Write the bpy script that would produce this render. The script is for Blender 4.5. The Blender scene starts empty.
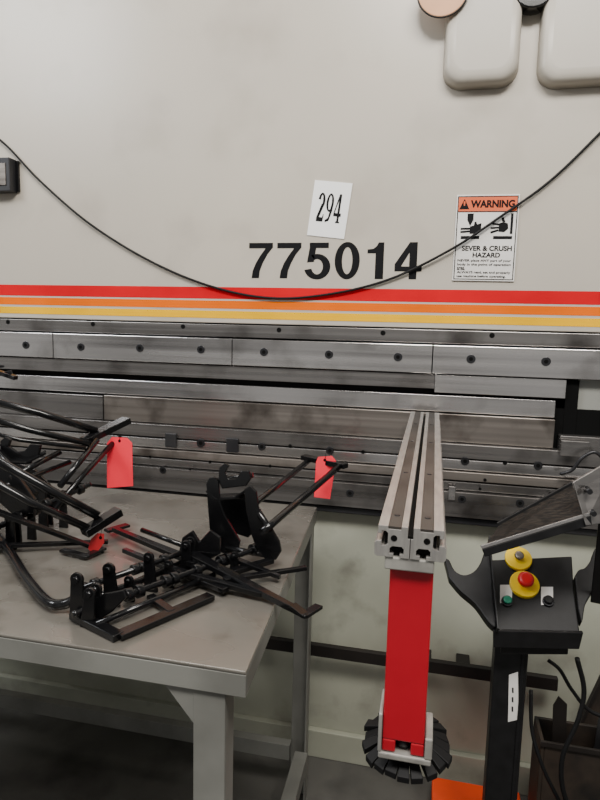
import bpy, bmesh, math, random
from mathutils import Vector, Matrix
random.seed(4)
V=Vector
COL=bpy.context.scene.collection
# ---------------------------------------------------------------- camera
F=600.0
CAM=V((0,-1.94,1.5))
ROT=(Matrix.Rotation(math.radians(12.5),3,'Z')@Matrix.Rotation(math.radians(90-7.3),3,'X')@Matrix.Rotation(math.radians(1.4),3,'Z'))
cd=bpy.data.cameras.new('camera'); cam=bpy.data.objects.new('camera',cd); COL.objects.link(cam)
cam.matrix_world=Matrix.Translation(CAM)@ROT.to_4x4()
cd.sensor_fit='HORIZONTAL'; cd.sensor_width=36; cd.lens=36; cd.clip_start=.02
bpy.context.scene.camera=cam
def ray(px,py): return ROT@V(((px-300)/F,-(py-400)/F,-1))
def Yp(px,py,y):
    d=ray(px,py); return CAM+d*((y-CAM.y)/d.y)
def Zp(px,py,z):
    d=ray(px,py); return CAM+d*((z-CAM.z)/d.z)
def Pp(px,py,P,n):
    d=ray(px,py); return CAM+d*((P-CAM).dot(n)/d.dot(n))
def Dp(px,py,dist): return CAM+ray(px,py)*dist
def zf(py,Y): return Yp(300,py,Y).z
# ---------------------------------------------------------------- materials
def mat(name,c,rough=.5,metal=0,c2=None,scale=6,stretch=(1,1,1),bump=0,lo=.35,hi=.65,rvar=0,coat=0,detail=4,stain=None,spec=.5):
    m=bpy.data.materials.new(name); m.use_nodes=True; nt=m.node_tree; b=nt.nodes['Principled BSDF']
    b.inputs['Base Color'].default_value=(*c,1); b.inputs['Roughness'].default_value=rough; b.inputs['Metallic'].default_value=metal
    b.inputs['Coat Weight'].default_value=coat; b.inputs['Specular IOR Level'].default_value=spec
    tc=nt.nodes.new('ShaderNodeTexCoord'); mp=nt.nodes.new('ShaderNodeMapping'); mp.inputs['Scale'].default_value=stretch
    nz=nt.nodes.new('ShaderNodeTexNoise'); nz.inputs['Scale'].default_value=scale; nz.inputs['Detail'].default_value=detail
    nt.links.new(tc.outputs['Object'],mp.inputs[0]); nt.links.new(mp.outputs[0],nz.inputs['Vector'])
    if c2 is None: c2=tuple(x*.85 for x in c)
    r=nt.nodes.new('ShaderNodeValToRGB'); r.color_ramp.elements[0].position=lo; r.color_ramp.elements[1].position=hi
    r.color_ramp.elements[0].color=(*c2,1); r.color_ramp.elements[1].color=(*c,1)
    nt.links.new(nz.outputs['Fac'],r.inputs[0]); out=r.outputs[0]
    if stain:
        sc,col,a,bb=stain
        n2=nt.nodes.new('ShaderNodeTexNoise'); n2.inputs['Scale'].default_value=sc; n2.inputs['Detail'].default_value=6
        nt.links.new(tc.outputs['Object'],n2.inputs['Vector'])
        r2=nt.nodes.new('ShaderNodeValToRGB'); r2.color_ramp.elements[0].position=a; r2.color_ramp.elements[1].position=bb
        r2.color_ramp.elements[0].color=(0,0,0,1); r2.color_ramp.elements[1].color=(1,1,1,1)
        nt.links.new(n2.outputs['Fac'],r2.inputs[0])
        mx=nt.nodes.new('ShaderNodeMix'); mx.data_type='RGBA'
        nt.links.new(r2.outputs[0],mx.inputs[0]); nt.links.new(out,mx.inputs[6]); mx.inputs[7].default_value=(*col,1); out=mx.outputs[2]
    nt.links.new(out,b.inputs['Base Color'])
    if rvar:
        mr=nt.nodes.new('ShaderNodeMapRange'); mr.inputs[1].default_value=.3; mr.inputs[2].default_value=.7
        mr.inputs[3].default_value=rough-rvar; mr.inputs[4].default_value=rough+rvar
        nt.links.new(nz.outputs['Fac'],mr.inputs[0]); nt.links.new(mr.outputs[0],b.inputs['Roughness'])
    if bump:
        bp=nt.nodes.new('ShaderNodeBump'); bp.inputs['Strength'].default_value=bump; bp.inputs['Distance'].default_value=.002
        nt.links.new(nz.outputs['Fac'],bp.inputs['Height']); nt.links.new(bp.outputs[0],b.inputs['Normal'])
    return m
PAINT=mat('ram_paint',(.49,.445,.375),.32,0,(.43,.395,.34),1.1,lo=.3,hi=.7,rvar=.05,stain=(4,(.35,.31,.26),.52,.85))
PAINT2=mat('base_paint',(.42,.43,.35),.5,0,(.32,.325,.26),3,lo=.3,hi=.6,stain=(6,(.16,.15,.12),.56,.82))
COVER=mat('cover_grey',(.43,.40,.345),.4,0,(.40,.37,.32),3)
COLP=mat('column_paint',(.27,.275,.25),.5,0,(.22,.22,.20),3)
RED_S=mat('stripe_red',(.60,.003,.012),.4,spec=.1); ORA_S=mat('stripe_orange',(.80,.14,.0),.4,spec=.0); YEL_S=mat('stripe_yellow',(.85,.46,.0),.4,spec=.0)
INK=mat('black_ink',(.004,.004,.005),.6,spec=.15)
ST=(.18,1,16)
STEEL=mat('brushed_steel',(.29,.275,.265),.28,.85,(.18,.17,.165),3,ST,lo=.3,hi=.7,rvar=.07,detail=2,stain=(6,(.08,.072,.067),.52,.76))
STEEL_L=mat('ground_steel',(.56,.54,.53),.22,.9,(.36,.345,.34),3,ST,lo=.25,hi=.7,rvar=.06,detail=2,stain=(5,(.18,.168,.16),.53,.78))
STEEL_B=mat('stained_steel',(.29,.26,.235),.34,.75,(.19,.168,.15),3,ST,lo=.3,hi=.65,rvar=.07,detail=2,stain=(7,(.08,.067,.058),.52,.72))
STEEL_D=mat('dark_steel',(.05,.05,.052),.4,.6,(.03,.03,.034),8)
HOLE=mat('hole_black',(.003,.003,.003),.7,spec=.1)  # near-black that paints in the shade inside holes, sockets and slots
BOLT=mat('bolt_steel',(.05,.05,.054),.35,.8)
BLACK=mat('black_gloss_paint',(.003,.003,.0035),.20,0,(.005,.005,.0055),12,spec=.45)
BLK_P=mat('black_powder_coat',(.006,.006,.0065),.45,0,(.010,.010,.011),30,spec=.3)
RUBBER=mat('black_rubber',(.005,.005,.0055),.6,spec=.25)
TABLE=mat('bench_steel',(.215,.20,.175),.28,.45,(.165,.152,.132),3,(1,1.6,1),lo=.3,hi=.68,rvar=.08,bump=.05,stain=(9,(.085,.075,.062),.55,.78))
TABLE_P=mat('bench_grey_paint',(.225,.225,.205),.5,.1,(.155,.155,.14),6)
ALU=mat('aluminium',(.64,.62,.58),.32,.8,(.50,.48,.46),20,(6,1,1))
ALU_W=mat('cast_aluminium',(.46,.45,.41),.5,.5,(.30,.29,.27),25)
STRIP=mat('black_wear_strip',(.018,.016,.014),.4,0,(.045,.039,.034),8)
REDP=mat('red_paint',(.46,.003,.016),.4,0,(.36,.003,.013),5)
TAG=mat('red_tag',(1.0,.025,.06),.6,0,(.92,.025,.05),6)
WHITE=mat('white_sheet',(.86,.86,.85),.6,0,(.81,.81,.80),3)
WLABEL=mat('sign_white',(.74,.72,.69),.45)
ORANGE=mat('sign_orange',(.72,.12,.03),.45)
FLOOR=mat('concrete',(.13,.125,.115),.5,0,(.065,.062,.056),2.2,lo=.3,hi=.7,rvar=.1,bump=.2,detail=8,stain=(4,(.03,.028,.026),.5,.75))
YBTN=mat('yellow_plastic',(.90,.60,.005),.35); RBTN=mat('red_plastic',(.65,.006,.012),.35); GBTN=mat('green_plastic',(.005,.18,.10),.35)
TAN=mat('tan_disc',(.62,.31,.15),.5,0,(.5,.25,.12),9)
ORP=mat('orange_paint',(.88,.07,.012),.5,0,(.68,.055,.012),5)
MESHB=mat('dark_fine_mesh',(.024,.019,.015),.6,.1,(.004,.004,.004),90,(.25,2.2,2.2),lo=.42,hi=.58,bump=.7,spec=.25)
BROWN=mat('brown_rusty_steel',(.040,.028,.020),.6,.2,(.008,.007,.0065),11)
RAILD=mat('dark_brown_rail',(.022,.017,.015),.5,.3,(.012,.010,.009),8)
WALLM=mat('wall_paint',(.35,.35,.34),.8)
# ---------------------------------------------------------------- mesh helpers
OFF={}
class MB:
    def __init__(s): s.bm=bmesh.new()
    def box(s,c,d,R=None):
        M=Matrix.Translation(V(c)); 
        if R is not None: M=M@R.to_4x4()
        bmesh.ops.create_cube(s.bm,size=1,matrix=M@Matrix.Diagonal((*d,1))); return s
    def ab(s,a,b):
        a=V(a);b=V(b); return s.box((a+b)/2,[abs(x) for x in (b-a)])
    def bar(s,p0,p1,w,h,up=(0,0,1)):
        p0=V(p0);p1=V(p1);d=p1-p0;L=d.length;x=d/L;up=V(up);y=up.cross(x)
        if y.length<1e-4:y=V((0,1,0)).cross(x)
        y.normalize();z=x.cross(y)
        return s.box((p0+p1)/2,(L,w,h),Matrix((x,y,z)).transposed())
    def tube(s,pts,r,n=12):
        pts=[V(p) for p in pts]; rings=[]; N=len(pts); prev=None
        for i,p in enumerate(pts):
            t=(pts[min(i+1,N-1)]-pts[max(i-1,0)]).normalized()
            if prev is None:
                a=t.cross(V((0,0,1)))
                if a.length<.01:a=t.cross(V((0,1,0)))
            else: a=prev-t*prev.dot(t)
            a.normalize();prev=a;b=t.cross(a)
            rr=r[i] if isinstance(r,(list,tuple)) else r
            rings.append([s.bm.verts.new(p+(a*math.cos(2*math.pi*k/n)+b*math.sin(2*math.pi*k/n))*rr) for k in range(n)])
        for i in range(N-1):
            for k in range(n):
                f=s.bm.faces.new((rings[i][k],rings[i][(k+1)%n],rings[i+1][(k+1)%n],rings[i+1][k])); f.smooth=True
        s.bm.faces.new(rings[0][::-1]); s.bm.faces.new(rings[-1]); return s
    def cyl(s,p0,p1,r,n=20): return s.tube([p0,p1],r,n)
    def prism(s,pts,vec):
        pts=[V(p) for p in pts];vec=V(vec)
        a=[s.bm.verts.new(p) for p in pts]; b=[s.bm.verts.new(p+vec) for p in pts]; n=len(pts)
        s.bm.faces.new(a); s.bm.faces.new(b[::-1])
        for k in range(n): s.bm.faces.new((a[k],b[k],b[(k+1)%n],a[(k+1)%n]))
        return s
def obj(name,mb,m,parent=None,bev=0,label=None,kind=None):
    bm=mb.bm; bmesh.ops.recalc_face_normals(bm,faces=bm.faces)
    if parent is not None: off=OFF[parent]
    else:
        vs=[v.co for v in bm.verts]; off=V([(min(v[i] for v in vs)+max(v[i] for v in vs))/2 for i in range(3)]); off.z=min(v.z for v in vs)
    bmesh.ops.translate(bm,verts=bm.verts,vec=-off)
    me=bpy.data.meshes.new(name); bm.to_mesh(me); bm.free(); me.materials.append(m)
    o=bpy.data.objects.new(name,me); COL.objects.link(o); OFF[o]=off
    if parent is not None:o.parent=parent
    else:o.location=off
    if bev:
        b=o.modifiers.new('bevel','BEVEL'); b.width=bev; b.segments=3 if bev>.01 else 2; b.limit_method='ANGLE'; b.angle_limit=math.radians(50)
    if label:o['label']=label
    if kind:o['kind']=kind
    return o
def thing(name,loc,label,cat,group=None):
    o=bpy.data.objects.new(name,None); COL.objects.link(o); o.location=loc; o.empty_display_size=.05; OFF[o]=V(loc)
    return tag(o,label,cat,group)
def tag(o,label,cat,group=None):
    o['label']=label;o['category']=cat
    if group:o['group']=group
    return o
def spline(pts,k=8):
    pts=[V(p) for p in pts]; P=[pts[0]*2-pts[1]]+pts+[pts[-1]*2-pts[-2]]; out=[]
    for i in range(1,len(P)-2):
        for j in range(k):
            t=j/k; a,b,c,d=P[i-1],P[i],P[i+1],P[i+2]
            out.append(.5*((2*b)+(c-a)*t+(2*a-5*b+4*c-d)*t*t+(3*b-a-3*c+d)*t**3))
    out.append(pts[-1]); return out
def text(name,body,O,u,v,m,parent,off=V((0,-.0006,0)),bold=.02,label=None):
    cu=bpy.data.curves.new(name,'FONT'); cu.body=body; cu.offset=bold; cu.resolution_u=6
    t=bpy.data.objects.new(name+'_src',cu); COL.objects.link(t)
    dg=bpy.context.evaluated_depsgraph_get(); me=bpy.data.meshes.new_from_object(t.evaluated_get(dg))
    bpy.data.objects.remove(t)
    xs=[w.co.x for w in me.vertices]; ys=[w.co.y for w in me.vertices]
    x0,x1,y0,y1=min(xs),max(xs),min(ys),max(ys)
    po=OFF[parent] if parent else V((0,0,0))
    for w in me.vertices:
        w.co=O+u*((w.co.x-x0)/(x1-x0))+v*((w.co.y-y0)/(y1-y0))+off-po
    me.materials.clear(); me.materials.append(m)
    o=bpy.data.objects.new(name,me); COL.objects.link(o); o.parent=parent; OFF[o]=po
    if label:o['label']=label
    return o
def arc(cx,cy,rx,ry,tx,ty,a0,a1,n=22):
    q=[]
    for k in range(n):
        A=math.radians(a0+(a1-a0)*k/n);B=math.radians(a0+(a1-a0)*(k+1)/n)
        q.append([(cx+rx*math.cos(A),cy+ry*math.sin(A)),(cx+rx*math.cos(B),cy+ry*math.sin(B)),(cx+(rx-tx)*math.cos(B),cy+(ry-ty)*math.sin(B)),(cx+(rx-tx)*math.cos(A),cy+(ry-ty)*math.sin(A))])
    return q
GL={'7':[[(.02,.98),(.02,.83),(.39,.83),(.55,.85),(.55,.98)],[(.55,.85),(.39,.83),(.275,.63),(.43,.66)],[(.43,.66),(.275,.63),(.175,.42),(.33,.42)],[(.33,.42),(.175,.42),(.105,.2),(.265,.2)],[(.265,.2),(.105,.2),(.085,0),(.25,0)]],
'0':arc(.28,.49,.265,.505,.155,.14,0,360,36),
'1':[[(.24,0),(.41,0),(.41,.98),(.30,.98),(.24,.80)],[(.07,.69),(.24,.69),(.24,.80),(.30,.98),(.26,.88),(.19,.81),(.07,.79)]],
'4':[[(.305,0),(.46,0),(.46,.21),(.305,.21)],[(.01,.21),(.56,.21),(.56,.34),(.01,.34)],[(.305,.34),(.46,.34),(.46,.98),(.305,.98)],[(.01,.34),(.14,.34),(.305,.71),(.305,.98),(.01,.40)]],
'5':[[(.10,.835),(.51,.835),(.51,.98),(.10,.98)],[(.10,.835),(.05,.44),(.20,.46),(.24,.835)]]+arc(.27,.325,.285,.35,.16,.14,138,-165,30)}
GS={'2':arc(.25,.72,.25,.28,.17,.075,170,-35,16)+[[(.28,.62),(.47,.60),(.20,.15),(.02,.15)],[(.02,0),(.49,0),(.52,.26),(.47,.26),(.43,.15),(.02,.15)]],
'9':arc(.26,.68,.26,.32,.15,.07,0,360,24)+[[(.37,.68),(.52,.68),(.48,.40),(.34,.45)],[(.34,.45),(.48,.40),(.32,.05),(.24,.15)],[(.24,.15),(.32,.05),(.06,-.01),(.04,.06)]],
'4':[[(.27,.0),(.42,.0),(.42,1),(.27,1)],[(.0,.23),(.27,.23),(.27,.34),(.0,.34)],[(.42,.23),(.53,.23),(.53,.34),(.42,.34)],[(.0,.34),(.08,.34),(.27,.78),(.27,1)],[(.20,0),(.49,0),(.49,.05),(.20,.05)]]}
def glyphs(nm,body,G_,adv,O,u,v,parent,label,off):
    mb=MB(); W_=adv*(len(body)-1)+.56; j=0
    for i,c in enumerate(body):
        for P in G_[c]:
            j+=1; o2=off*(1+.05*(j%3)); mb.prism([O+u*((x+i*adv)/W_)+v*y+o2 for x,y in P],(0,-o2.y,0))
    return obj(nm,mb,INK,parent,label=label)
# ---------------------------------------------------------------- setting
obj('floor',MB().ab((-5,-4.5,-.05),(4,3,0)),FLOOR,kind='structure')
obj('wall_back',MB().ab((-5,2.0,0),(4,2.1,4.0)),WALLM,kind='structure')
# ---------------------------------------------------------------- press brake
XL,XR=-3.2,1.5
pb=thing('press_brake',(0,0,0),'large beige press brake with red orange yellow stripes and bare steel tooling','machine')
z0=zf(325,0)
obj('ram_panel',MB().ab((XL,0,z0),(XR,.12,3.1)),PAINT,pb,.003)
for nm,a,b,m,l in (('stripe',288,300,RED_S,'red stripe'),('stripe',302,310,ORA_S,'orange stripe'),('stripe',312.5,320,YEL_S,'yellow stripe')):
    obj(nm,MB().ab((XL,-.0008,zf(b,0)),(XR,.001,zf(a,0))),m,pb,label=l)
O=Yp(248,278,0);E=Yp(421,281,0);T_=Yp(248.5,243,0)
glyphs('serial_number','775014',GL,.63,O,V((E.x-O.x,0,0)),V((0,0,(T_.z-O.z)/.98)),pb,'large black digits',V((0,-.0008,0)))
obj('ram_edge',MB().ab((XL,-.012,zf(339,-.012)),(XR,.10,zf(326.5,-.012))),STEEL,pb,.001)
def bolt(px,py,Y,r,socket=True,nm='bolt',m=BOLT):
    p=Yp(px,py,Y)
    b=obj(nm,MB().cyl(p,p+V((0,-.003,0)),r,20),m,pb,.0008)
    if socket: obj('socket',MB().cyl(p+V((0,-.002,0)),p+V((0,-.0036,0)),r*.5,6),HOLE,b)
def hole(x,y,Y,r): 
    p=Yp(x,y,Y); obj('bolt_hole',MB().cyl(p,p+V((0,-.0006,0)),r,16),HOLE,pb)
for x,y in ((8,320),(93,322),(183,324.5),(279,328),(383,331),(492,333.5)): hole(x,y+2,-.012,.008)
edges=[-160,53,232,433,650]
YC=-.03
for a,b in zip(edges,edges[1:]):
    xa=Yp(a,350,YC).x;xb=Yp(b,350,YC).x
    obj('clamp_plate',MB().ab((xa+.0014,YC,zf(368,YC)),(xb-.0014,-.005,zf(341,YC))),STEEL_L,pb,.0015)
for x,y in ((26,345),(81,347),(140,348),(201,349.5),(264,352),(329,354.5),(398,357),(471,359),(546,361.5)): bolt(x,y,YC,.0135)
xe=Yp(566,385,-.02).x; xm=Yp(435,380,-.02).x
obj('tool_holder',MB().ab((XL,-.020,zf(382.5,-.020)),(xm-.001,.10,zf(369,-.020))),STEEL,pb,.001)
obj('tool_holder',MB().ab((xm,-.024,zf(386,-.024)),(xe,.10,zf(369,-.024))),STEEL_L,pb,.001)
xd=Yp(556,400,-.02).x
obj('punch',MB().prism([V((XL,-.004,zf(380,-.004))),V((XL,.03,zf(380,-.004))),V((XL,.016,zf(390,.0))),V((XL,.008,zf(390,.0)))],(xd-XL,0,0)),HOLE,pb)  # punch coloured black, so the gap under the holder looks shaded
obj('die',MB().ab((XL,-.018,zf(404,-.018)),(xd,.06,zf(388.5,-.018))),STEEL_L,pb,.0015)
obj('die_holder',MB().ab((Yp(104,415,-.032).x,-.032,zf(432,-.032)),(xd,.06,zf(406,-.032))),STEEL_B,pb,.0015)
obj('die_holder',MB().ab((XL,-.030,zf(432,-.030)),(Yp(103,415,-.03).x,.06,zf(407,-.030))),STEEL,pb,.0015)
obj('bed_shade_backing',MB().ab((XL,-.01,zf(505,0)),(XR,.11,zf(395,0))),HOLE,pb)  # black backing box, its colour stands in for shade in the rail gaps
def rail(nm,a,b,Y,m,x0=XL,x1=XR): return obj(nm,MB().ab((x0,Y,zf(b,Y)),(x1,-.005,zf(a,Y))),m,pb,.0015)
rail('bed_rail',434,447,-.055,STEEL)
rail('bed_rail',448.6,458,-.058,STEEL_L)
rail('bed_rail',460,468,-.068,STEEL_B)
rail('bed_rail',469.6,477,-.070,STEEL)
rail('bed_rail',479.4,503,-.088,STEEL)
rail('bed_lip',503.5,509,-.075,STEEL_D)
for x,y in ((171,440.5),(201,442.5),(262,446),(330,450),(465,460.5),(538,465)): bolt(x,y+.5,-.058,.013 if x!=201 else .015)
for x,y in ((120,437),(232,444.5),(290,446),(363,452),(430,456),(505,463)): hole(x,y,-.0585,.006)
for x,y in ((150,457),(210,462),(270,466),(330,470),(485,480),(565,486)): hole(x,y,-.0703,.005)
for x,y in ((163,470),(240,478),(350,493),(462,499),(520,503),(578,508)): bolt(x,y,-.088,.012)
for x in (130,190,290,320,480,550): hole(x,463+(x-100)*.068,-.0885,.0045)
def blk(x0,y0,x1,y1,Y0,Y1,m,nm): 
    a=Yp(x0,y1,Y0);b=Yp(x1,y0,Y0); obj(nm,MB().ab((a.x,Y0,a.z),(b.x,Y1,b.z)),m,pb,.002)
blk(165,434,176,447,-.066,-.0555,STEEL_D,'clamp_block')
blk(226,439,238,452,-.066,-.0585,STEEL_D,'clamp_block')
blk(560,442,590,456,-.075,-.0585,STEEL,'clamp_block')
blk(448,487,456,500,-.094,-.0885,STEEL_L,'clamp_block')
blk(570,486,615,500,-.11,-.0885,STEEL,'clamp_block')
obj('front_apron',MB().ab((XL,-.03,.10),(XR,.10,zf(509,-.03))),PAINT2,pb,.002)
obj('kick_plate',MB().ab((XL,-.05,.0),(XR,.10,.10)),PAINT2,pb,.003)
a=Yp(262,640,-.10);b=Yp(540,686,-.10)
obj('foot_rail',MB().ab((-1.3,-.105,a.z-.028),(b.x+.05,-.085,a.z+.012)),RAILD,pb,.002)
for X in (-1.2,-.55,0,.12): obj('rail_bracket',MB().ab((X,-.085,a.z-.02),(X+.04,-.03,a.z+.01)),RAILD,pb)
xs0=Yp(565,400,-.01).x; xs1=Yp(578,400,-.01).x
obj('end_block',MB().ab((xs0,-.012,zf(432,-.01)),(xs1,.08,zf(369,-.01))),HOLE,pb,.001)
obj('side_column',MB().ab((xs1+.001,0,zf(434,0)),(XR,.12,zf(366,0))),COLP,pb,.002)
obj('stop_block',MB().ab((Yp(560,440,-.05).x,-.05,zf(434,-.05)),(XR,-.013,zf(420,-.05))),STEEL,pb,.002)
lv=[Yp(560,474,-.09),Yp(572,470,-.10),Yp(582,458,-.11),Yp(594,452,-.11),Yp(603,458,-.11)]
obj('clamp_lever',MB().tube(spline(lv,5),.005),STEEL_D,pb)
obj('machine_core',MB().ab((XL,.13,0),(XR,.9,2.9)),STEEL_D,pb)
def cover(x0,x1,yb,top=-60):
    Y=-.075; A=Yp(x0,yb,-.0);B=Yp(x1,yb,-.0); zt_=Yp(x0,top,Y).z; mb=MB(); rings=[]
    for yy,ins in ((0,0),(-.034,.004),(-.042,.008),(-.047,.014),(-.049,.022),(-.050,.032)):
        r=max(.055-ins*.6,.02); x_0,x_1,zz_=A.x+ins,B.x-ins,A.z+ins*1.2; pts=[V((x_0,yy,zt_))]
        for k in range(9):
            t=math.pi+k/8*math.pi/2; pts.append(V((x_0+r+r*math.cos(t),yy,zz_+r+r*math.sin(t))))
        for k in range(9):
            t=1.5*math.pi+k/8*math.pi/2; pts.append(V((x_1-r+r*math.cos(t),yy,zz_+r+r*math.sin(t))))
        pts.append(V((x_1,yy,zt_))); rings.append([mb.bm.verts.new(p) for p in pts])
    n=len(rings[0])
    for a_,b_ in zip(rings,rings[1:]):
        for k in range(n):
            f=mb.bm.faces.new((a_[k],a_[(k+1)%n],b_[(k+1)%n],b_[k])); f.smooth=True
    mb.bm.faces.new(rings[0]); mb.bm.faces.new(rings[-1])
    return obj('ram_cover',mb,COVER,pb)
cover(442,517,92); cover(535,650,91)
p=Yp(443,-9,-.056)
d=obj('round_badge',MB().cyl(p,p+V((0,-.006,0)),.070,40),TAN,pb,.002,label='tan round badge')
obj('badge_rim',MB().tube([p+V((.071*math.cos(t*math.pi/24),-.003,.071*math.sin(t*math.pi/24))) for t in range(49)],.003,8),BROWN,d)
p=Yp(534,-12,-.03)
obj('knob',MB().cyl(p+V((0,.03,0)),p+V((0,-.02,0)),.06,28),BLACK,pb,.004,label='black round knob')
# ---------------------------------------------------------------- sheet, sign, cable, box
def quad_frame(BL,BR,TL,Y):
    a=Yp(*BL,Y); return a,Yp(*BR,Y)-a,Yp(*TL,Y)-a
a,u,v=quad_frame((307,235),(344,239),(315,180),-.0025)
sh=obj('paper_sheet',MB().prism([a,a+u,a+u+v,a+v],(0,.0015,0)),WHITE); tag(sh,'small tilted white paper sheet reading 294 above the black digits','paper')
glyphs('number','294',GS,.60,a+u*.17+v*.27,u*.66,v*.52,sh,'black number 294',V((0,-.0008,0)))
a,u,v=quad_frame((452,280.5),(514,281.5),(457,195),-.005)
sg=obj('warning_sign',MB().prism([a,a+u,a+u+v,a+v],(0,.004,0)),WLABEL,None,.0008); tag(sg,'white warning sign with orange header on the beige ram panel','sign')
def S(x,y): return a+u*x+v*y
def srect(nm,x0,y0,x1,y1,m,lift=.0004,par=sg):
    return obj(nm,MB().prism([S(x0,y0)+V((0,-lift,0)),S(x1,y0)+V((0,-lift,0)),S(x1,y1)+V((0,-lift,0)),S(x0,y1)+V((0,-lift,0))],(0,lift,0)),m,par)
bd=MB()
for x0,y0,x1,y1 in ((.02,.015,.035,.985),(.965,.015,.98,.985),(.036,.015,.964,.025),(.036,.975,.964,.985),(.036,.80,.964,.81)):
    bd.prism([S(x0,y0)+V((0,-.0005,0)),S(x1,y0)+V((0,-.0005,0)),S(x1,y1)+V((0,-.0005,0)),S(x0,y1)+V((0,-.0005,0))],(0,.0005,0))
obj('border',bd,INK,sg)
srect('header',.037,.812,.963,.973,ORANGE)
def W(nm,body,x0,y0,x1,y1,bold=.03): text(nm,body,S(x0,y0),u*(x1-x0),v*(y1-y0),INK,sg,bold=bold,off=V((0,-.0008,0)))
W('heading','WARNING',.23,.85,.93,.938,.045)
obj('warning_triangle',MB().prism([S(.05,.835)+V((0,-.0008,0)),S(.21,.835)+V((0,-.0008,0)),S(.13,.955)+V((0,-.0008,0))],(0,.0006,0)),INK,sg)
tx_=[S(.12,.875),S(.14,.875),S(.145,.925),S(.115,.925)]
obj('exclamation_mark',MB().prism([q+V((0,-.0011,0)) for q in tx_],(0,.0003,0)),ORANGE,sg)
W('lettering','SEVER & CRUSH',.13,.352,.93,.412,.033); W('lettering','HAZARD',.31,.276,.75,.333,.033)
for i,tx in enumerate(('NEVER place ANY part of your','body in the point of operation','area.','ALWAYS read, set and properly','use machine before operating.')):
    W('lettering',tx,.07,.218-i*.046,(.93,.93,.2,.93,.86)[i],.254-i*.046,.022)
def pict(polys):
    m=MB()
    for j,P in enumerate(polys):
        d=-.0007-.00004*j; m.prism([S(x,y)+V((0,d,0)) for x,y in P],(0,-d,0))
    obj('pictogram',m,INK,sg)
pict([[(.10,.49),(.40,.49),(.40,.525),(.10,.525)],[(.19,.71),(.29,.71),(.29,.785),(.19,.785)],[(.19,.71),(.29,.71),(.24,.64)],
 [(.09,.56),(.24,.568),(.24,.59),(.09,.583)],[(.09,.597),(.24,.599),(.24,.622),(.09,.62)],[(.24,.55),(.36,.555),(.42,.585),(.42,.675),(.34,.655),(.24,.635)],[(.30,.645),(.35,.655),(.34,.69),(.31,.69)]])
pict([[(.62,.49),(.92,.49),(.92,.525),(.62,.525)],[(.58,.552),(.70,.582),(.69,.604),(.57,.575)],[(.57,.605),(.70,.612),(.70,.632),(.57,.627)],[(.58,.66),(.70,.645),(.70,.667),(.58,.684)],
 [(.70,.575),(.79,.57),(.85,.61),(.84,.67),(.77,.685),(.70,.67)],[(.75,.69),(.80,.685),(.77,.74),(.73,.735)],[(.88,.55),(.92,.55),(.92,.785),(.88,.785)]])
YCb=-.0085
cp=[(-40,118),(0,140),(40,181),(90,224),(150,261),(210,286),(270,298),(330,294),(390,279),(450,250),(500,217),(550,181),(600,133),(650,80)]
cb=obj('hanging_cable',MB().tube(spline([Yp(x,y,YCb-(.006 if 440<x<530 else 0)) for x,y in cp]),.0038,8),RUBBER); tag(cb,'thin black cable sagging across the beige ram panel','cable')
jb=thing('switch_box',Yp(0,190,-.02),'small dark box at the left edge of the beige panel','box')
A=Yp(-25,192,-.04);B=Yp(9,157,-.04)
obj('housing',MB().ab((A.x,-.04,A.z),(B.x,-.0008,B.z)),STEEL_D,jb,.003)
obj('cover_plate',MB().ab((A.x+.02,-.043,A.z+.02),(B.x-.015,-.04,B.z-.02)),STEEL_B,jb,.001)
obj('flange',MB().ab((B.x,-.01,A.z+.005),(B.x+.012,-.0008,B.z-.005)),BLACK,jb,.001)
# ---------------------------------------------------------------- workbench
TZ=.95
FR=Zp(246,672,TZ);BR=Zp(317,507,TZ);F0=Zp(0,634,TZ)
lx=(F0-FR).normalized(); 
FLc=FR+lx*1.6; BL=BR+lx*1.6
wb=thing('workbench',((FR+BL)/2).xy.to_3d(),'grey steel workbench with worn metal top holding the black brackets','workbench')
ly=(BR-FR).normalized()
obj('bench_top',MB().prism([FR,BR,BL,FLc],(0,0,-.006)),TABLE,wb,.002)
zd=V((0,0,1))
H=.045
def skirt(p,q,n):
    obj('skirt',MB().prism([p-zd*.0065,q-zd*.0065,q-zd*H,p-zd*H],n*.005),TABLE_P,wb,.001)
skirt(FR,FLc,ly); skirt(BR,BL,-ly); skirt(FR+ly*.006,BR-ly*.006,lx); skirt(FLc+ly*.006,BL-ly*.006,-lx)
def leg(c,sx,sy):
    m=MB(); c=c+lx*.006*sx+ly*.006*sy
    m.prism([c,c+lx*.055*sx,c+lx*.055*sx+ly*.005*sy,c+ly*.005*sy],(0,0,-(TZ-.046)))
    m.prism([c+ly*.0055*sy,c+ly*.055*sy,c+ly*.055*sy+lx*.005*sx,c+ly*.0055*sy+lx*.005*sx],(0,0,-(TZ-.046)))
    return obj('leg',m,TABLE_P,wb,.001)
dn=-zd*.046
cs=[(FR+lx*.03,1,1),(BR+lx*.0,1,-1),(FLc-lx*.03,-1,1),(BL,-1,-1)]
for c,sx,sy in cs: leg(c+dn,sx,sy)
zz=.16
for (i,j,s) in ((0,1,1),(2,3,-1)):
    p=cs[i][0]+lx*.02*s+ly*.06;q=cs[j][0]+lx*.02*s-ly*.06
    obj('stretcher',MB().bar(V((p.x,p.y,zz)),V((q.x,q.y,zz)),.04,.05),TABLE_P,wb,.001)
p=BR+lx*.06-ly*.03;q=BL-lx*.06-ly*.03
obj('stretcher',MB().bar(V((p.x,p.y,zz)),V((q.x,q.y,zz)),.03,.05),TABLE_P,wb,.001)
g=cs[0][0]+dn+lx*.055+ly*.007
obj('gusset',MB().prism([g+lx*.001,g+lx*.06,g+lx*.001-zd*.07],ly*.006),TABLE_P,wb,.001)
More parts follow.
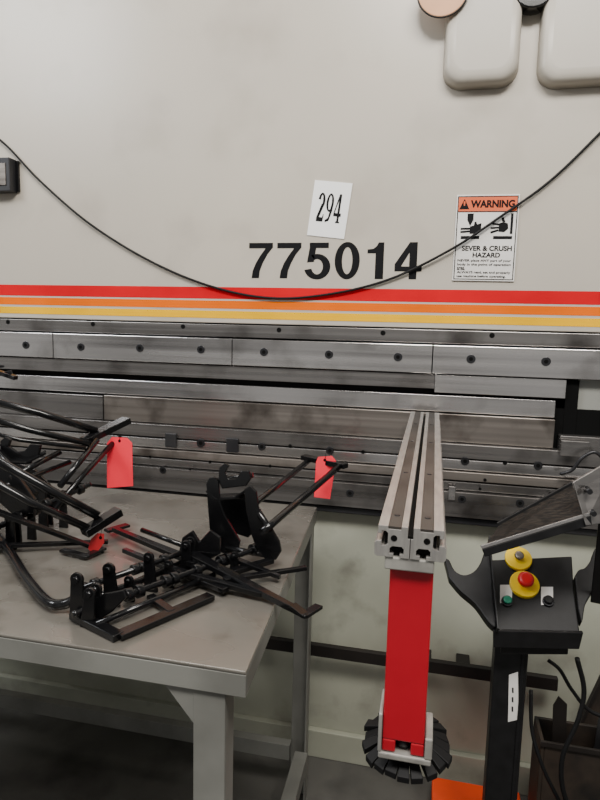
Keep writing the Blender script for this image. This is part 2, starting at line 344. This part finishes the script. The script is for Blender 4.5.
# ---------------------------------------------------------------- black welded brackets
def T(px,py,h=0): return Zp(px,py,TZ+h)
def K(px,py,g): 
    y=T(px,g).y; return Yp(px,py,min(y,-.14))
def G(px,py,g): return Yp(px,py,T(*g).y)
def plate(par,nm,poly,g,th=.008,m=BLACK,bev=.002):
    return obj(nm,MB().prism([G(x,y,g) for x,y in poly],(0,th,0)),m,par,bev)
def fbar(par,nm,pts,w=.014,h=.010,m=BLACK):
    mb=MB(); P=[K(*p) for p in pts]
    for i,(a_,b_) in enumerate(zip(P,P[1:])): mb.bar(a_,b_,w,h)
    for q in P[1:-1]: mb.cyl(q-zd*h*.5,q+zd*h*.5,w*.5,14)
    return obj(nm,mb,m,par,.0012)
def tbar(par,nm,p,q,w0,w1,h):
    a_=K(*p);b_=K(*q);s=(b_-a_).cross(zd).normalized()
    return obj(nm,MB().prism([a_-s*w0/2,a_+s*w0/2,b_+s*w1/2,b_-s*w1/2],-zd*h),BLACK,par,.0012)
def rtube(par,nm,pts,r=.008,sm=False):
    P=[K(*p) for p in pts]
    return obj(nm,MB().tube(spline(P,8) if sm else P,r),BLACK,par)
def thread(par,nm,a_,b_,r,n=70):
    a_=K(*a_);b_=K(*b_); return obj(nm,MB().tube([a_.lerp(b_,i/n) for i in range(n+1)],[r*(1 if i%2 else .82) for i in range(n+1)],10),BLACK,par)
def collars(par,a_,b_,ts,r=.012,n=14):
    a_=K(*a_);b_=K(*b_);d=(b_-a_).normalized()
    for t in ts:
        p=a_.lerp(b_,t); obj('collar',MB().cyl(p-d*.007,p+d*.007,r,n),BLACK,par,.001)
def lug(par,px,py,g,wd,tilt=0,th=.007,pair=0):
    Y=T(px,g).y; c=Yp(px,py,Y); b=Yp(px,g,Y); r=wd*.40; pts=[]
    for k in range(13):
        t=math.radians(-20+220*k/12); pts.append(V((c.x+r*math.cos(t),Y,c.z+r*math.sin(t))))
    pts.append(V((c.x-r*1.25+tilt,Y,b.z))); pts.append(V((c.x+r*1.25+tilt,Y,b.z)))
    for s in ((0,) if not pair else (-pair/2,pair/2)):
        o=obj('lug',MB().prism([p+V((0,s,0)) for p in pts],(0,th,0)),BLACK,par,.0012)
        obj('lug_bolt',MB().cyl(c+V((0,s-.005,0)),c+V((0,s+th+.004,0)),r*.5,6),BLACK,o)
GRP='black bracket frames on the workbench'
A_=thing('bracket_frame',T(200,590),'black welded bracket frame nearest the front edge of the workbench','bracket',GRP)
fbar(A_,'base_bar',[(118,636,640),(211,596,600)],.024,.010)
fbar(A_,'base_bar',[(74,614,619),(119,637,641)],.022,.012)
rtube(A_,'base_tube',[(78,604,612),(124,587,595),(190,560,568)],.0075)
rtube(A_,'base_tube',[(96,625,631),(160,598,605),(214,575,583)],.0065)
fbar(A_,'base_bar',[(150,596,603),(172,612,617)],.016,.008)
thread(A_,'axle',(72,615,628),(266,545,561),.0075)
collars(A_,(72,615,628),(266,545,561),(.08,.24,.29,.42,.46,.58,.72,.76,.92),.0135)
rtube(A_,'cross_shaft',[(78,590,612),(222,538,562)],.0062)
collars(A_,(78,590,612),(222,538,562),(.1,.35,.40,.55,.8),.011)
lug(A_,76,580,618,.032); lug(A_,92,592,626,.028,-.006,pair=.02); lug(A_,108,570,606,.032,.006); lug(A_,128,581,602,.024)
lug(A_,148,558,592,.028,.005); lug(A_,168,565,588,.024); lug(A_,188,544,576,.028,pair=.025); lug(A_,234,556,578,.022)
plate(A_,'web_plate',[(82,612),(84,602),(104,594),(124,590),(126,598),(112,612),(94,624)],(98,624),.008)
plate(A_,'web_plate',[(178,554),(182,538),(192,531),(199,542),(210,530),(220,538),(220,554),(198,566)],(200,574),.009)
plate(A_,'saddle_plate',[(206,484),(209,478),(214,477),(218,482),(220,502),(225,516),(233,530),(240,542),(238,552),(228,556),(216,550),(210,536),(208,512)],(218,560),.009)
plate(A_,'saddle_plate',[(244,489),(250,486),(256,492),(258,508),(264,519),(272,530),(279,542),(281,552),(276,560),(266,561),(256,548),(250,532),(246,512)],(262,568),.010)
plate(A_,'saddle_back',[(220,500),(244,494),(248,516),(254,532),(248,538),(236,534),(228,524),(222,512)],(238,552),.008)
fbar(A_,'saddle_seat',[(209,489,556),(217,497,557),(238,496,558),(250,488,560)],.034,.006)
rtube(A_,'saddle_tube',[(212,481,556),(253,475,560)],.0065)
rtube(A_,'saddle_tube',[(226,548,562),(272,556,568)],.0065)
plate(A_,'hook',[(218,481),(219,468),(225,463),(229,466),(225,473),(228,479),(236,479),(241,471),(249,471),(251,479),(246,486),(222,489)],(230,560),.008)
rtube(A_,'arm',[(250,508,562),(258,501,558),(312,458,515)],.0075)
rtube(A_,'arm',[(262,532,576),(272,524,572),(342,464,524)],.0085)
rtube(A_,'arm',[(246,498,560),(256,508,564),(270,530,574)],.0075)
fbar(A_,'cross_plate',[(303,457,515),(346,466,526)],.024,.014)
tbar(A_,'saddle_foot',(216,548,560),(190,562,580),.026,.020,.012)
tbar(A_,'saddle_foot',(272,558,568),(222,572,586),.016,.022,.011)
tbar(A_,'leg',(184,548,572),(304,611,616),.028,.013,.012)
tbar(A_,'leg',(168,566,582),(262,592,602),.018,.012,.010)
tbar(A_,'leg',(224,578,592),(306,566,574),.016,.011,.009)
tbar(A_,'leg',(232,556,574),(280,575,584),.017,.010,.009)
fbar(A_,'foot',[(292,605,611),(305,615,620),(319,606,610)],.018,.007)
tbar(A_,'leg',(114,527,538),(206,564,580),.014,.024,.011)
tbar(A_,'leg',(124,548,558),(226,588,598),.012,.018,.010)
rtube(A_,'brace',[(142,530,545),(182,545,560)],.006)
fbar(A_,'foot',[(106,531,537),(128,525,531)],.022,.007)
rtube(A_,'bent_tube',[(-30,512,520),(-8,530,538),(10,552,560),(28,580,588),(48,602,610),(64,604,613),(76,598,611),(86,586,603)],.0098,True)
B_=thing('bracket_frame',T(40,500),'black welded bracket frame at the back left of the workbench','bracket',GRP)
rtube(B_,'arm',[(-60,388,515),(40,413,512),(97,431,508)],.0105)
rtube(B_,'arm',[(-60,404,520),(30,430,518),(90,444,515)],.009)
fbar(B_,'cross_plate',[(84,441,512),(127,420,500)],.036,.018)
rtube(B_,'arm',[(-60,420,522),(20,440,520),(86,448,517)],.006)
rtube(B_,'brace',[(97,440,512),(60,486,530)],.0085)
rtube(B_,'brace',[(116,440,506),(84,474,520),(52,512,535)],.008)
rtube(B_,'arm',[(-40,440,560),(50,490,556),(98,516,552)],.0105)
rtube(B_,'arm',[(-40,462,566),(30,502,562),(92,530,556)],.009)
fbar(B_,'cross_plate',[(84,533,558),(119,511,548)],.032,.018)
rtube(B_,'brace',[(10,478,540),(60,452,522)],.007)
rtube(B_,'brace',[(-20,432,522),(36,494,540)],.0075)
tbar(B_,'leg',(-40,496,550),(104,549,553),.022,.012,.010)
tbar(B_,'leg',(-30,545,556),(108,540,546),.018,.012,.009)
fbar(B_,'foot',[(62,550,554),(86,556,560),(104,548,552)],.018,.006)
thread(B_,'axle',(-30,540,556),(90,484,520),.0082)
collars(B_,(-30,540,556),(90,484,520),(.3,.36,.5,.6,.75,.9),.015)
rtube(B_,'cross_shaft',[(-30,500,552),(70,462,520)],.0066)
plate(B_,'saddle_plate',[(-8,452),(6,446),(14,452),(18,464),(34,470),(46,482),(58,500),(56,510),(44,506),(26,492),(6,490)],(20,520),.01)
plate(B_,'saddle_back',[(-16,470),(8,466),(20,480),(34,500),(34,514),(12,514),(-4,500)],(10,540),.012)
plate(B_,'hook',[(0,454),(0,441),(5,437),(10,440),(8,447),(16,452),(24,451),(30,444),(40,445),(38,456),(24,464),(8,462)],(20,528),.010)
fbar(B_,'saddle_seat',[(-20,452,530),(2,461,530),(26,462,530),(46,452,528)],.030,.006)
lug(B_,44,488,526,.028,pair=.02); lug(B_,62,494,528,.024); lug(B_,12,518,548,.028,pair=.02); lug(B_,30,508,540,.024); lug(B_,-8,520,552,.026)
C_=thing('bracket_frame',T(-40,480),'black welded bracket frame at the far left edge behind the others','bracket',GRP)
fbar(C_,'arm',[(-90,392,500),(12,372,496)],.012,.010)
fbar(C_,'cross_plate',[(-2,372,496),(16,378,498)],.018,.012)
fbar(C_,'arm',[(-90,378,500),(4,366,498)],.008,.008)
rtube(C_,'leg',[(-60,386,500),(-50,498,500)],.007)
rtube(C_,'leg',[(-8,374,500),(-12,495,500)],.007)
def mktag(poly,g,label,mt=TAG):
    Y=K(*g).y-.020
    P=[Yp(x,y,Y) for x,y in poly]
    o=obj('hang_tag',MB().prism(P,(0,.0012,0)),mt); tag(o,label,'tag','red tags tied to the brackets')
    tp=(P[0]+P[1])/2
    obj('eyelet',MB().cyl(tp+V((0,-.0006,-.010)),tp+V((0,.0002,-.010)),.004,14),HOLE,o)
    obj('string',MB().tube([tp+V((0,-.001,-.010)),tp+V((.002,0,.004)),tp+V((0,.005,.008))],.0008,6),RUBBER,o)
mktag([(112,437),(127,438),(132,443),(133,486),(107,488),(107,443)],(118,430,506),'red tag hanging from the bracket frame at back left')
mktag([(318,457),(332,456),(336,461),(330,499),(314,497),(316,462)],(325,463,520),'red tag hanging at the right tip of the front bracket frame')
mktag([(97,533),(104,534),(104,543),(95,555),(88,549),(91,539)],(98,530,552),'small folded red tag lying between the two bracket frames',mat('dark_red_tag',(.45,.015,.02),.6))
# ---------------------------------------------------------------- sheet support arm
P0=Yp(425,412,-.095); za=P0.z; P1=Zp(411,528,za)
wN=(Zp(379,528,za)-Zp(443,528,za)).length
dr=(P0-P1); L=dr.length; dr.normalize(); rt=V((dr.y,-dr.x,0)); 
sa=thing('support_arm',(P1.x,P1.y,za-.35),'aluminium sheet support arm with red column in front of the press brake','support arm')
h2=wN/2
M=Matrix.Translation(P1)@Matrix((rt,dr,zd)).transposed().to_4x4()
def loc(x,y,z): return M@V((x,y,z))
def half(s):
    a_=[(.0035,0),(.012,0),(.012,-.004),(.029,-.004),(.029,0),(h2,0),(h2,-.011),(h2-.005,-.011),(h2-.005,-.007),(h2-.010,-.007),(h2-.013,-.010),(h2-.013,-.024),(h2-.010,-.027),(h2-.005,-.027),(h2-.005,-.021),(h2+.001,-.021),(h2+.004,-.024),(h2+.004,-.039),(h2+.001,-.042),
        (.021,-.042),(.021,-.037),(.026,-.037),(.026,-.030),(.023,-.027),(.011,-.027),(.008,-.030),(.008,-.037),(.013,-.037),(.013,-.042),(.0004,-.042),(.0004,-.015),(.0035,-.015)]
    return [loc(s*x,0,z) for x,z in a_]
for s in (-1,1):
    obj('rail',MB().prism(half(s),dr*L),ALU,sa,.0004)
    obj('wear_strip',MB().prism([loc(s*.0125,.001,-.0039),loc(s*.0285,.001,-.0039),loc(s*.0285,.001,-.0006),loc(s*.0125,.001,-.0006)],dr*(L-.002)),STRIP,sa)
    obj('slot_shade',MB().prism([loc(s*.011,.008,-.0285),loc(s*.0235,.008,-.0285),loc(s*.0235,.008,-.0365),loc(s*.011,.008,-.0365)],dr*.1),HOLE,sa)  # black insert, shade of the bottom slot put in as colour
    obj('side_slot_shade',MB().prism([loc(s*(h2-.0128),.004,-.011),loc(s*(h2-.009),.004,-.009),loc(s*(h2-.009),.004,-.025),loc(s*(h2-.0128),.004,-.023)],dr*(L-.01)),HOLE,sa)  # black insert painting the shade inside the side slot
    p=loc(s*.021,0,-.016); obj('end_screw_hole',MB().cyl(p,p-dr*.0006,.0042,16),HOLE,sa)
    for yy in (.05,.30,.6,.85):
        p=loc(s*.0205,yy,-.0006); obj('screw',MB().cyl(p,p+zd*.0010,.004,14),BOLT,sa)
obj('groove_shade',MB().prism([loc(-.0034,.001,-.0155),loc(.0034,.001,-.0155),loc(.0034,.001,-.012),loc(-.0034,.001,-.012)],dr*(L-.002)),HOLE,sa)  # black strip standing in for the shade down the centre groove
obj('under_plate',MB().prism([loc(-.032,.002,-.0425),loc(.032,.002,-.0425),loc(.032,.002,-.060),loc(-.032,.002,-.060)],dr*.09),ALU_W,sa,.002)
Yc=P1.y+.012
def C(px,py,Y=Yc): return Yp(px,py,Y)
t0=C(390,568);t1=C(434,568);b0=C(388,755);b1=C(428,755)
cx=(t0.x+t1.x)/2; hw=(t1.x-t0.x)/2; zt_=za-.0605; zb=(b0.z+b1.z)/2
mb=MB(); mb.ab((cx-hw,Yc,zb+.018),(cx+hw,Yc+.055,zt_)); mb.ab((cx-hw,Yc+.0,zb),(cx-hw+.018,Yc+.055,zb+.0182)); mb.ab((cx+hw-.018,Yc,zb),(cx+hw,Yc+.055,zb+.0182)); mb.ab((cx-hw+.018,Yc+.03,zb),(cx+hw-.018,Yc+.055,zb+.0182))
obj('red_column',mb,REDP,sa,.002)
mb=MB(); mb.ab((cx-hw-.005,Yc-.003,zb-.010),(cx+hw+.010,Yc+.06,zb-.001)); mb.ab((cx-hw-.006,Yc-.003,zb-.001),(cx-hw-.0008,Yc+.058,zb+.056)); mb.ab((cx+hw+.0008,Yc-.003,zb-.001),(cx+hw+.011,Yc+.058,zb+.030))
obj('foot_bracket',mb,ALU_W,sa,.002)
obj('lead_screw',MB().cyl((cx,Yc+.022,zb-.03),(cx,Yc+.022,zb+.016),.007,14),BOLT,sa)
obj('nut',MB().cyl((cx,Yc+.02,zb+.001),(cx,Yc+.02,zb+.010),.011,6),BOLT,sa)
wc=V((cx+.004,Yc+.062,zb-.017)); 
RW=Matrix.Rotation(math.radians(8),3,'X'); ez=RW@V((0,0,1))
hwl=obj('handwheel',MB().tube([wc+ez*.008,wc-ez*.006],.040,28),RUBBER,sa,.002)
obj('wheel_hub',MB().tube([wc+ez*.0085,wc-ez*.016],[.02,.016],24),STEEL_D,hwl)
for k in range(20):
    t=k*math.tau/20+random.uniform(-.05,.05); R=.067+random.uniform(-.006,.003); e=RW@V((math.cos(t),math.sin(t),0)); f=RW@V((-math.sin(t),math.cos(t),0)); dz=random.uniform(.004,.013)
    obj('tooth',MB().prism([wc+e*.036-f*.0055+ez*.006,wc+e*.036+f*.0055+ez*.006,wc+e*R+f*.0084-ez*dz,wc+e*R-f*.0084-ez*dz],-ez*.010),RUBBER,hwl,.001)
obj('mount_bracket',MB().ab((P0.x-.03,-.12,za-.15),(P0.x+.045,-.0955,za-.045)),STEEL_D,sa,.002)
# ---------------------------------------------------------------- control pedestal
YP=-.42
q=Yp(512,648,YP); zh=q.z
cpd=thing('control_pedestal',(q.x,YP+.03,0),'black control pedestal with yellow and red emergency stop button','control pedestal')
wpx=(Yp(529,648,YP).x-Yp(495,648,YP).x)
obj('post',MB().ab((q.x-wpx/2,YP,.008),(q.x+wpx/2,YP+.055,zh)),BLK_P,cpd,.004)
obj('post_rib',MB().ab((q.x+wpx/2-.016,YP-.004,.01),(q.x+wpx/2-.010,YP,zh-.01)),BLK_P,cpd,.001)
a=Yp(509,675,YP-.001);b=Yp(518,672,YP-.001);c=Yp(508,722,YP-.001)
st=obj('sticker',MB().prism([a,b,b+(c-a)+V((.004,0,0)),c],(0,.0008,0)),WLABEL,cpd)
for i in range(3):
    s0=(a+b)/2+(c-a)*(.3+.2*i); obj('sticker_mark',MB().prism([s0+V((-.003,-.0004,0)),s0+V((.001,-.0004,0)),s0+V((.002,-.0004,-.014)),s0+V((-.002,-.0004,-.014))],(0,.0003,0)),BOLT,st)
obj('base_plate',MB().ab((q.x-.16,YP-.16,0),(q.x+.16,YP+.06,.0078)),BLK_P,cpd,.002)
th=math.radians(38); vv=V((0,math.cos(th),math.sin(th))); nn=V((0,-math.sin(th),math.cos(th)))
HC=Yp(537,606,YP-.01)
def Hd(px,py,o=0): return Pp(px,py,HC,nn)+nn*o
poly=[(487,560),(572,556),(574,590),(580,634),(496,632)]
obj('console',MB().prism([Hd(*p) for p in poly],-nn*.03),BLK_P,cpd,.003)
l0=Hd(493,632);l1=Hd(583,634)
obj('console_lip',MB().prism([l0+nn*.006,l1+nn*.006,l1+V((-.004,.004,-.042)),l0+V((.004,.004,-.042))],V((0,.012,0))),BLK_P,cpd,.002)
obj('console_underside',MB().prism([Hd(503,632,-.03),Hd(572,632,-.03),Hd(562,570,-.03),Hd(505,570,-.03)],V((0,0,-.045))),BLK_P,cpd,.002)
def wing(poly,d=.03):
    P=spline([V((x,y,0)) for x,y in poly],3)
    obj('hand_guard',MB().prism([Hd(p.x,p.y,.012) for p in P],-nn*d),BLK_P,cpd,.003)
wing([(444,560),(449,562),(454,572),(463,577),(473,574),(480,565),(485,552),(490,556),(491,574),(493,602),(496,628),(488,624),(475,606),(460,593),(449,580)])
wing([(574,578),(578,572),(584,570),(590,562),(594,551),(600,553),(603,566),(599,582),(590,596),(584,608),(581,624),(577,610)])
obj('hand_guard_side',MB().prism([Hd(487,545,.0),Hd(496,634,.0),Hd(496,634,.03),Hd(487,545,.045)],V((.004,0,0))),BLK_P,cpd,.001)
def button(px,py,rh,hh,mh,rc,hc,mc,nm,label):
    c0=Hd(px,py)
    b=obj(nm,MB().cyl(c0,c0+nn*hh,rh,28),mh,cpd,.002,label=label)
    obj('button_neck',MB().cyl(c0+nn*hh,c0+nn*(hh+hc*.5),rc*.6,20),mc,b)
    obj('button_cap',MB().tube([c0+nn*(hh+hc*.45),c0+nn*(hh+hc*.6),c0+nn*(hh+hc*.9),c0+nn*(hh+hc)],[rc*.85,rc,rc*.95,rc*.6],24),mc,b,0)
for x,y in ((506,594),(547,596)):
    obj('button_label',MB().prism([Hd(x-6,y-9,.001),Hd(x+6,y-9,.001),Hd(x+6,y+9,.001),Hd(x-6,y+9,.001)],-nn*.001),WLABEL,cpd)
button(524,586,.036,.014,YBTN,.020,.028,RBTN,'emergency_stop','yellow emergency stop with red mushroom cap')
button(518,560,.034,.012,YBTN,.012,.016,STEEL_B,'button','plain yellow button')
button(507,602,.014,.008,BOLT,.011,.008,GBTN,'button','green push button')
button(548,602,.014,.008,BOLT,.011,.008,RUBBER,'button','black push button')
D1,D2=1.30,1.42
s=[Dp(499,525,D2),Dp(572,485,D2+.03),Dp(588,514,D1+.02),Dp(484,547,D1)]
n_=(s[1]-s[0]).cross(s[3]-s[0]).normalized()
if n_.z>0:n_=-n_
obj('shield',MB().prism(s,n_*.006),MESHB,cpd,.001,label='dark finely textured top shield')
obj('shield_edge',MB().prism([Dp(480,546,D1-.01),Dp(590,512.5,D1+.01),Dp(591,515.5,D1+.01),Dp(482,549,D1-.01)],V((0,.004,0))),STEEL_L,cpd,.0005,label='bright metal edge')
obj('shield_skirt',MB().prism([Dp(482,549.5,D1-.01),Dp(591,516,D1+.01),Dp(592,525,D1+.01),Dp(485,557,D1-.01)],V((0,.010,0))),BLK_P,cpd,.001)
obj('shield_back',MB().prism([Dp(497,523,D2),Dp(572,482,D2+.03),Dp(573,486,D2+.03),Dp(499,527,D2)],V((0,.008,0))),BLK_P,cpd,.001)
bk=obj('shield_bracket',MB().prism([Dp(573,482,D1+.03),Dp(620,455,D1+.06),Dp(620,521,D1+.06),Dp(586,526,D1)],V((0,.008,0))),STEEL,cpd,.002)
for x,y in ((590,492),(594,514)):
    p=Dp(x,y,D1+.005); obj('screw',MB().cyl(p,p+V((0,.03,0)),.006,14),BOLT,bk)
obj('shield_arm',MB().bar(Dp(606,520,D1+.05),Hd(598,600,-.01),.03,.012),BLK_P,cpd,.002)
# orange pedal, cables, clutter
binp=Yp(541,742,-.33); X=binp.x; hb=binp.z
pa=Zp(432,776,.06);pe=Zp(556,776,.06)
xr=X-.006
fp=thing('foot_pedal',((pa.x+xr)/2,-.25,0),'orange foot pedal housing on the floor behind the pedestal post','foot pedal')
mb=MB(); mb.ab((pa.x,YP+.075,.0),(xr,min(pa.y,pe.y),.06))
obj('housing',mb,ORP,fp,.004)
obj('pedal',MB().bar(((pa.x+xr)/2,YP+.09,.063),((pa.x+xr)/2,YP+.17,.07),.10,.008),BLK_P,fp,.002)
def cable(pts,r,label):
    o=obj('power_cable',MB().tube(spline(pts),r,8),RUBBER); tag(o,label,'cable')
cable([Yp(577,658,-.42),Yp(584,690,-.42),Yp(578,720,-.43),Yp(562,760,-.44),Yp(566,800,-.44),Yp(590,840,-.44)],.006,'black cable running down to the floor right of the pedestal')
cable([Yp(531,690,-.37),Yp(532,730,-.40),Yp(542,765,-.42),Yp(556,795,-.42),Yp(575,830,-.42)],.005,'black cable curving close beside the pedestal post')
cable([Yp(548,660,-.36),Yp(560,670,-.37),Yp(572,690,-.37),Yp(592,712,-.37),Yp(630,722,-.37)],.005,'black cable looping right toward the frame edge in front of the brown channel')
c0=Yp(552,752,-.17);c1=Yp(600,655,-.13)
ch=thing('steel_channel',(c0.x,-.17,0),'rusty brown steel channel leaning against the machine base at right','channel')
mb=MB(); mb.bar(V((c0.x+.06,-.19,.07)),V((c1.x+.10,-.135,.50)),.17,.010,(0,-1,0)); obj('web',mb,BROWN,ch,.001)
mb=MB(); mb.bar(V((c0.x-.018,-.194,.11)),V((c1.x+.022,-.140,.54)),.008,.020,(0,-1,0)); obj('flange',mb,RAILD,ch,.001)
bx=thing('scrap_bin',(X+.15,-.28,0),'dark brown steel scrap bin on the floor right of the pedestal','bin')
Y0,Y1=-.33,-.215
mb=MB(); mb.ab((X,Y0,0),(X+.34,Y1,.01)); mb.ab((X,Y0,.01),(X+.01,Y1,hb)); mb.ab((X+.33,Y0,.01),(X+.34,Y1,hb)); mb.ab((X+.01,Y0,.01),(X+.33,Y0+.01,hb)); mb.ab((X+.01,Y1-.01,.01),(X+.33,Y1,hb))
obj('body',mb,BROWN,bx,.002)
obj('rim',MB().bar((X-.002,Y0-.004,hb),(X+.342,Y0-.004,hb),.008,.014),RAILD,bx,.001)
obj('handle',MB().tube([V((X+.08,Y0-.002,.10)),V((X+.08,Y0-.02,.10)),V((X+.18,Y0-.02,.10)),V((X+.18,Y0-.002,.10))],.005,8),STEEL_D,bx)
lb=('bent dark offcut leaning left in the scrap bin','straight dark offcut standing in the middle of the scrap bin','long rusty offcut leaning right out of the scrap bin')
for i,(dx,ex,hh) in enumerate(((.05,-.02,.10),(.13,.02,.07),(.20,.11,.13))):
    o=obj('steel_offcut',MB().prism([V((X+dx,Y0+.03+i*.015,.012)),V((X+dx+.035,Y0+.03+i*.015,.012)),V((X+dx+ex+.035,Y0+.03+i*.015,hb+hh)),V((X+dx+ex+.012,Y0+.03+i*.015,hb+hh+.02)),V((X+dx+ex,Y0+.03+i*.015,hb+hh-.01))],(0,.006,0)),(RAILD,STEEL_D,BROWN)[i],None,.001); tag(o,lb[i],'offcut','steel offcuts in the scrap bin')
# ---------------------------------------------------------------- lights
w=bpy.data.worlds.new('world'); bpy.context.scene.world=w; w.use_nodes=True
nt=w.node_tree; bg=nt.nodes['Background']; bg.inputs[1].default_value=.27
tc=nt.nodes.new('ShaderNodeTexCoord'); nz=nt.nodes.new('ShaderNodeTexNoise'); nz.inputs['Scale'].default_value=4; nz.inputs['Detail'].default_value=2
rp=nt.nodes.new('ShaderNodeValToRGB'); rp.color_ramp.elements[0].position=.42; rp.color_ramp.elements[1].position=.62
rp.color_ramp.elements[0].color=(.12,.12,.118,1); rp.color_ramp.elements[1].color=(2.4,2.38,2.3,1)
nt.links.new(tc.outputs['Generated'],nz.inputs['Vector']); nt.links.new(nz.outputs['Fac'],rp.inputs[0]); nt.links.new(rp.outputs[0],bg.inputs[0])
def area(loc,tgt,size,sy,power,col=(1,1,1)):
    l=bpy.data.lights.new('unseen_overhead_lamp','AREA'); l.shape='RECTANGLE'; l.size=size; l.size_y=sy; l.energy=power; l.color=col
    o=bpy.data.objects.new('unseen_overhead_lamp',l); COL.objects.link(o); o.location=loc
    o.rotation_euler=(V(tgt)-V(loc)).to_track_quat('-Z','Y').to_euler()
area((.5,-2.6,4.2),(-.1,0,1.4),2.2,.8,215,(1,.955,.89))
area((-3.0,-2.2,3.6),(-.6,-.3,1.0),1.2,1.0,80,(.96,.98,1))
area((-1.0,-.9,3.9),(-.9,-.7,1.0),1.3,.12,24,(1,.98,.95))  # unseen strip lamp added above the bench for crisp highlights
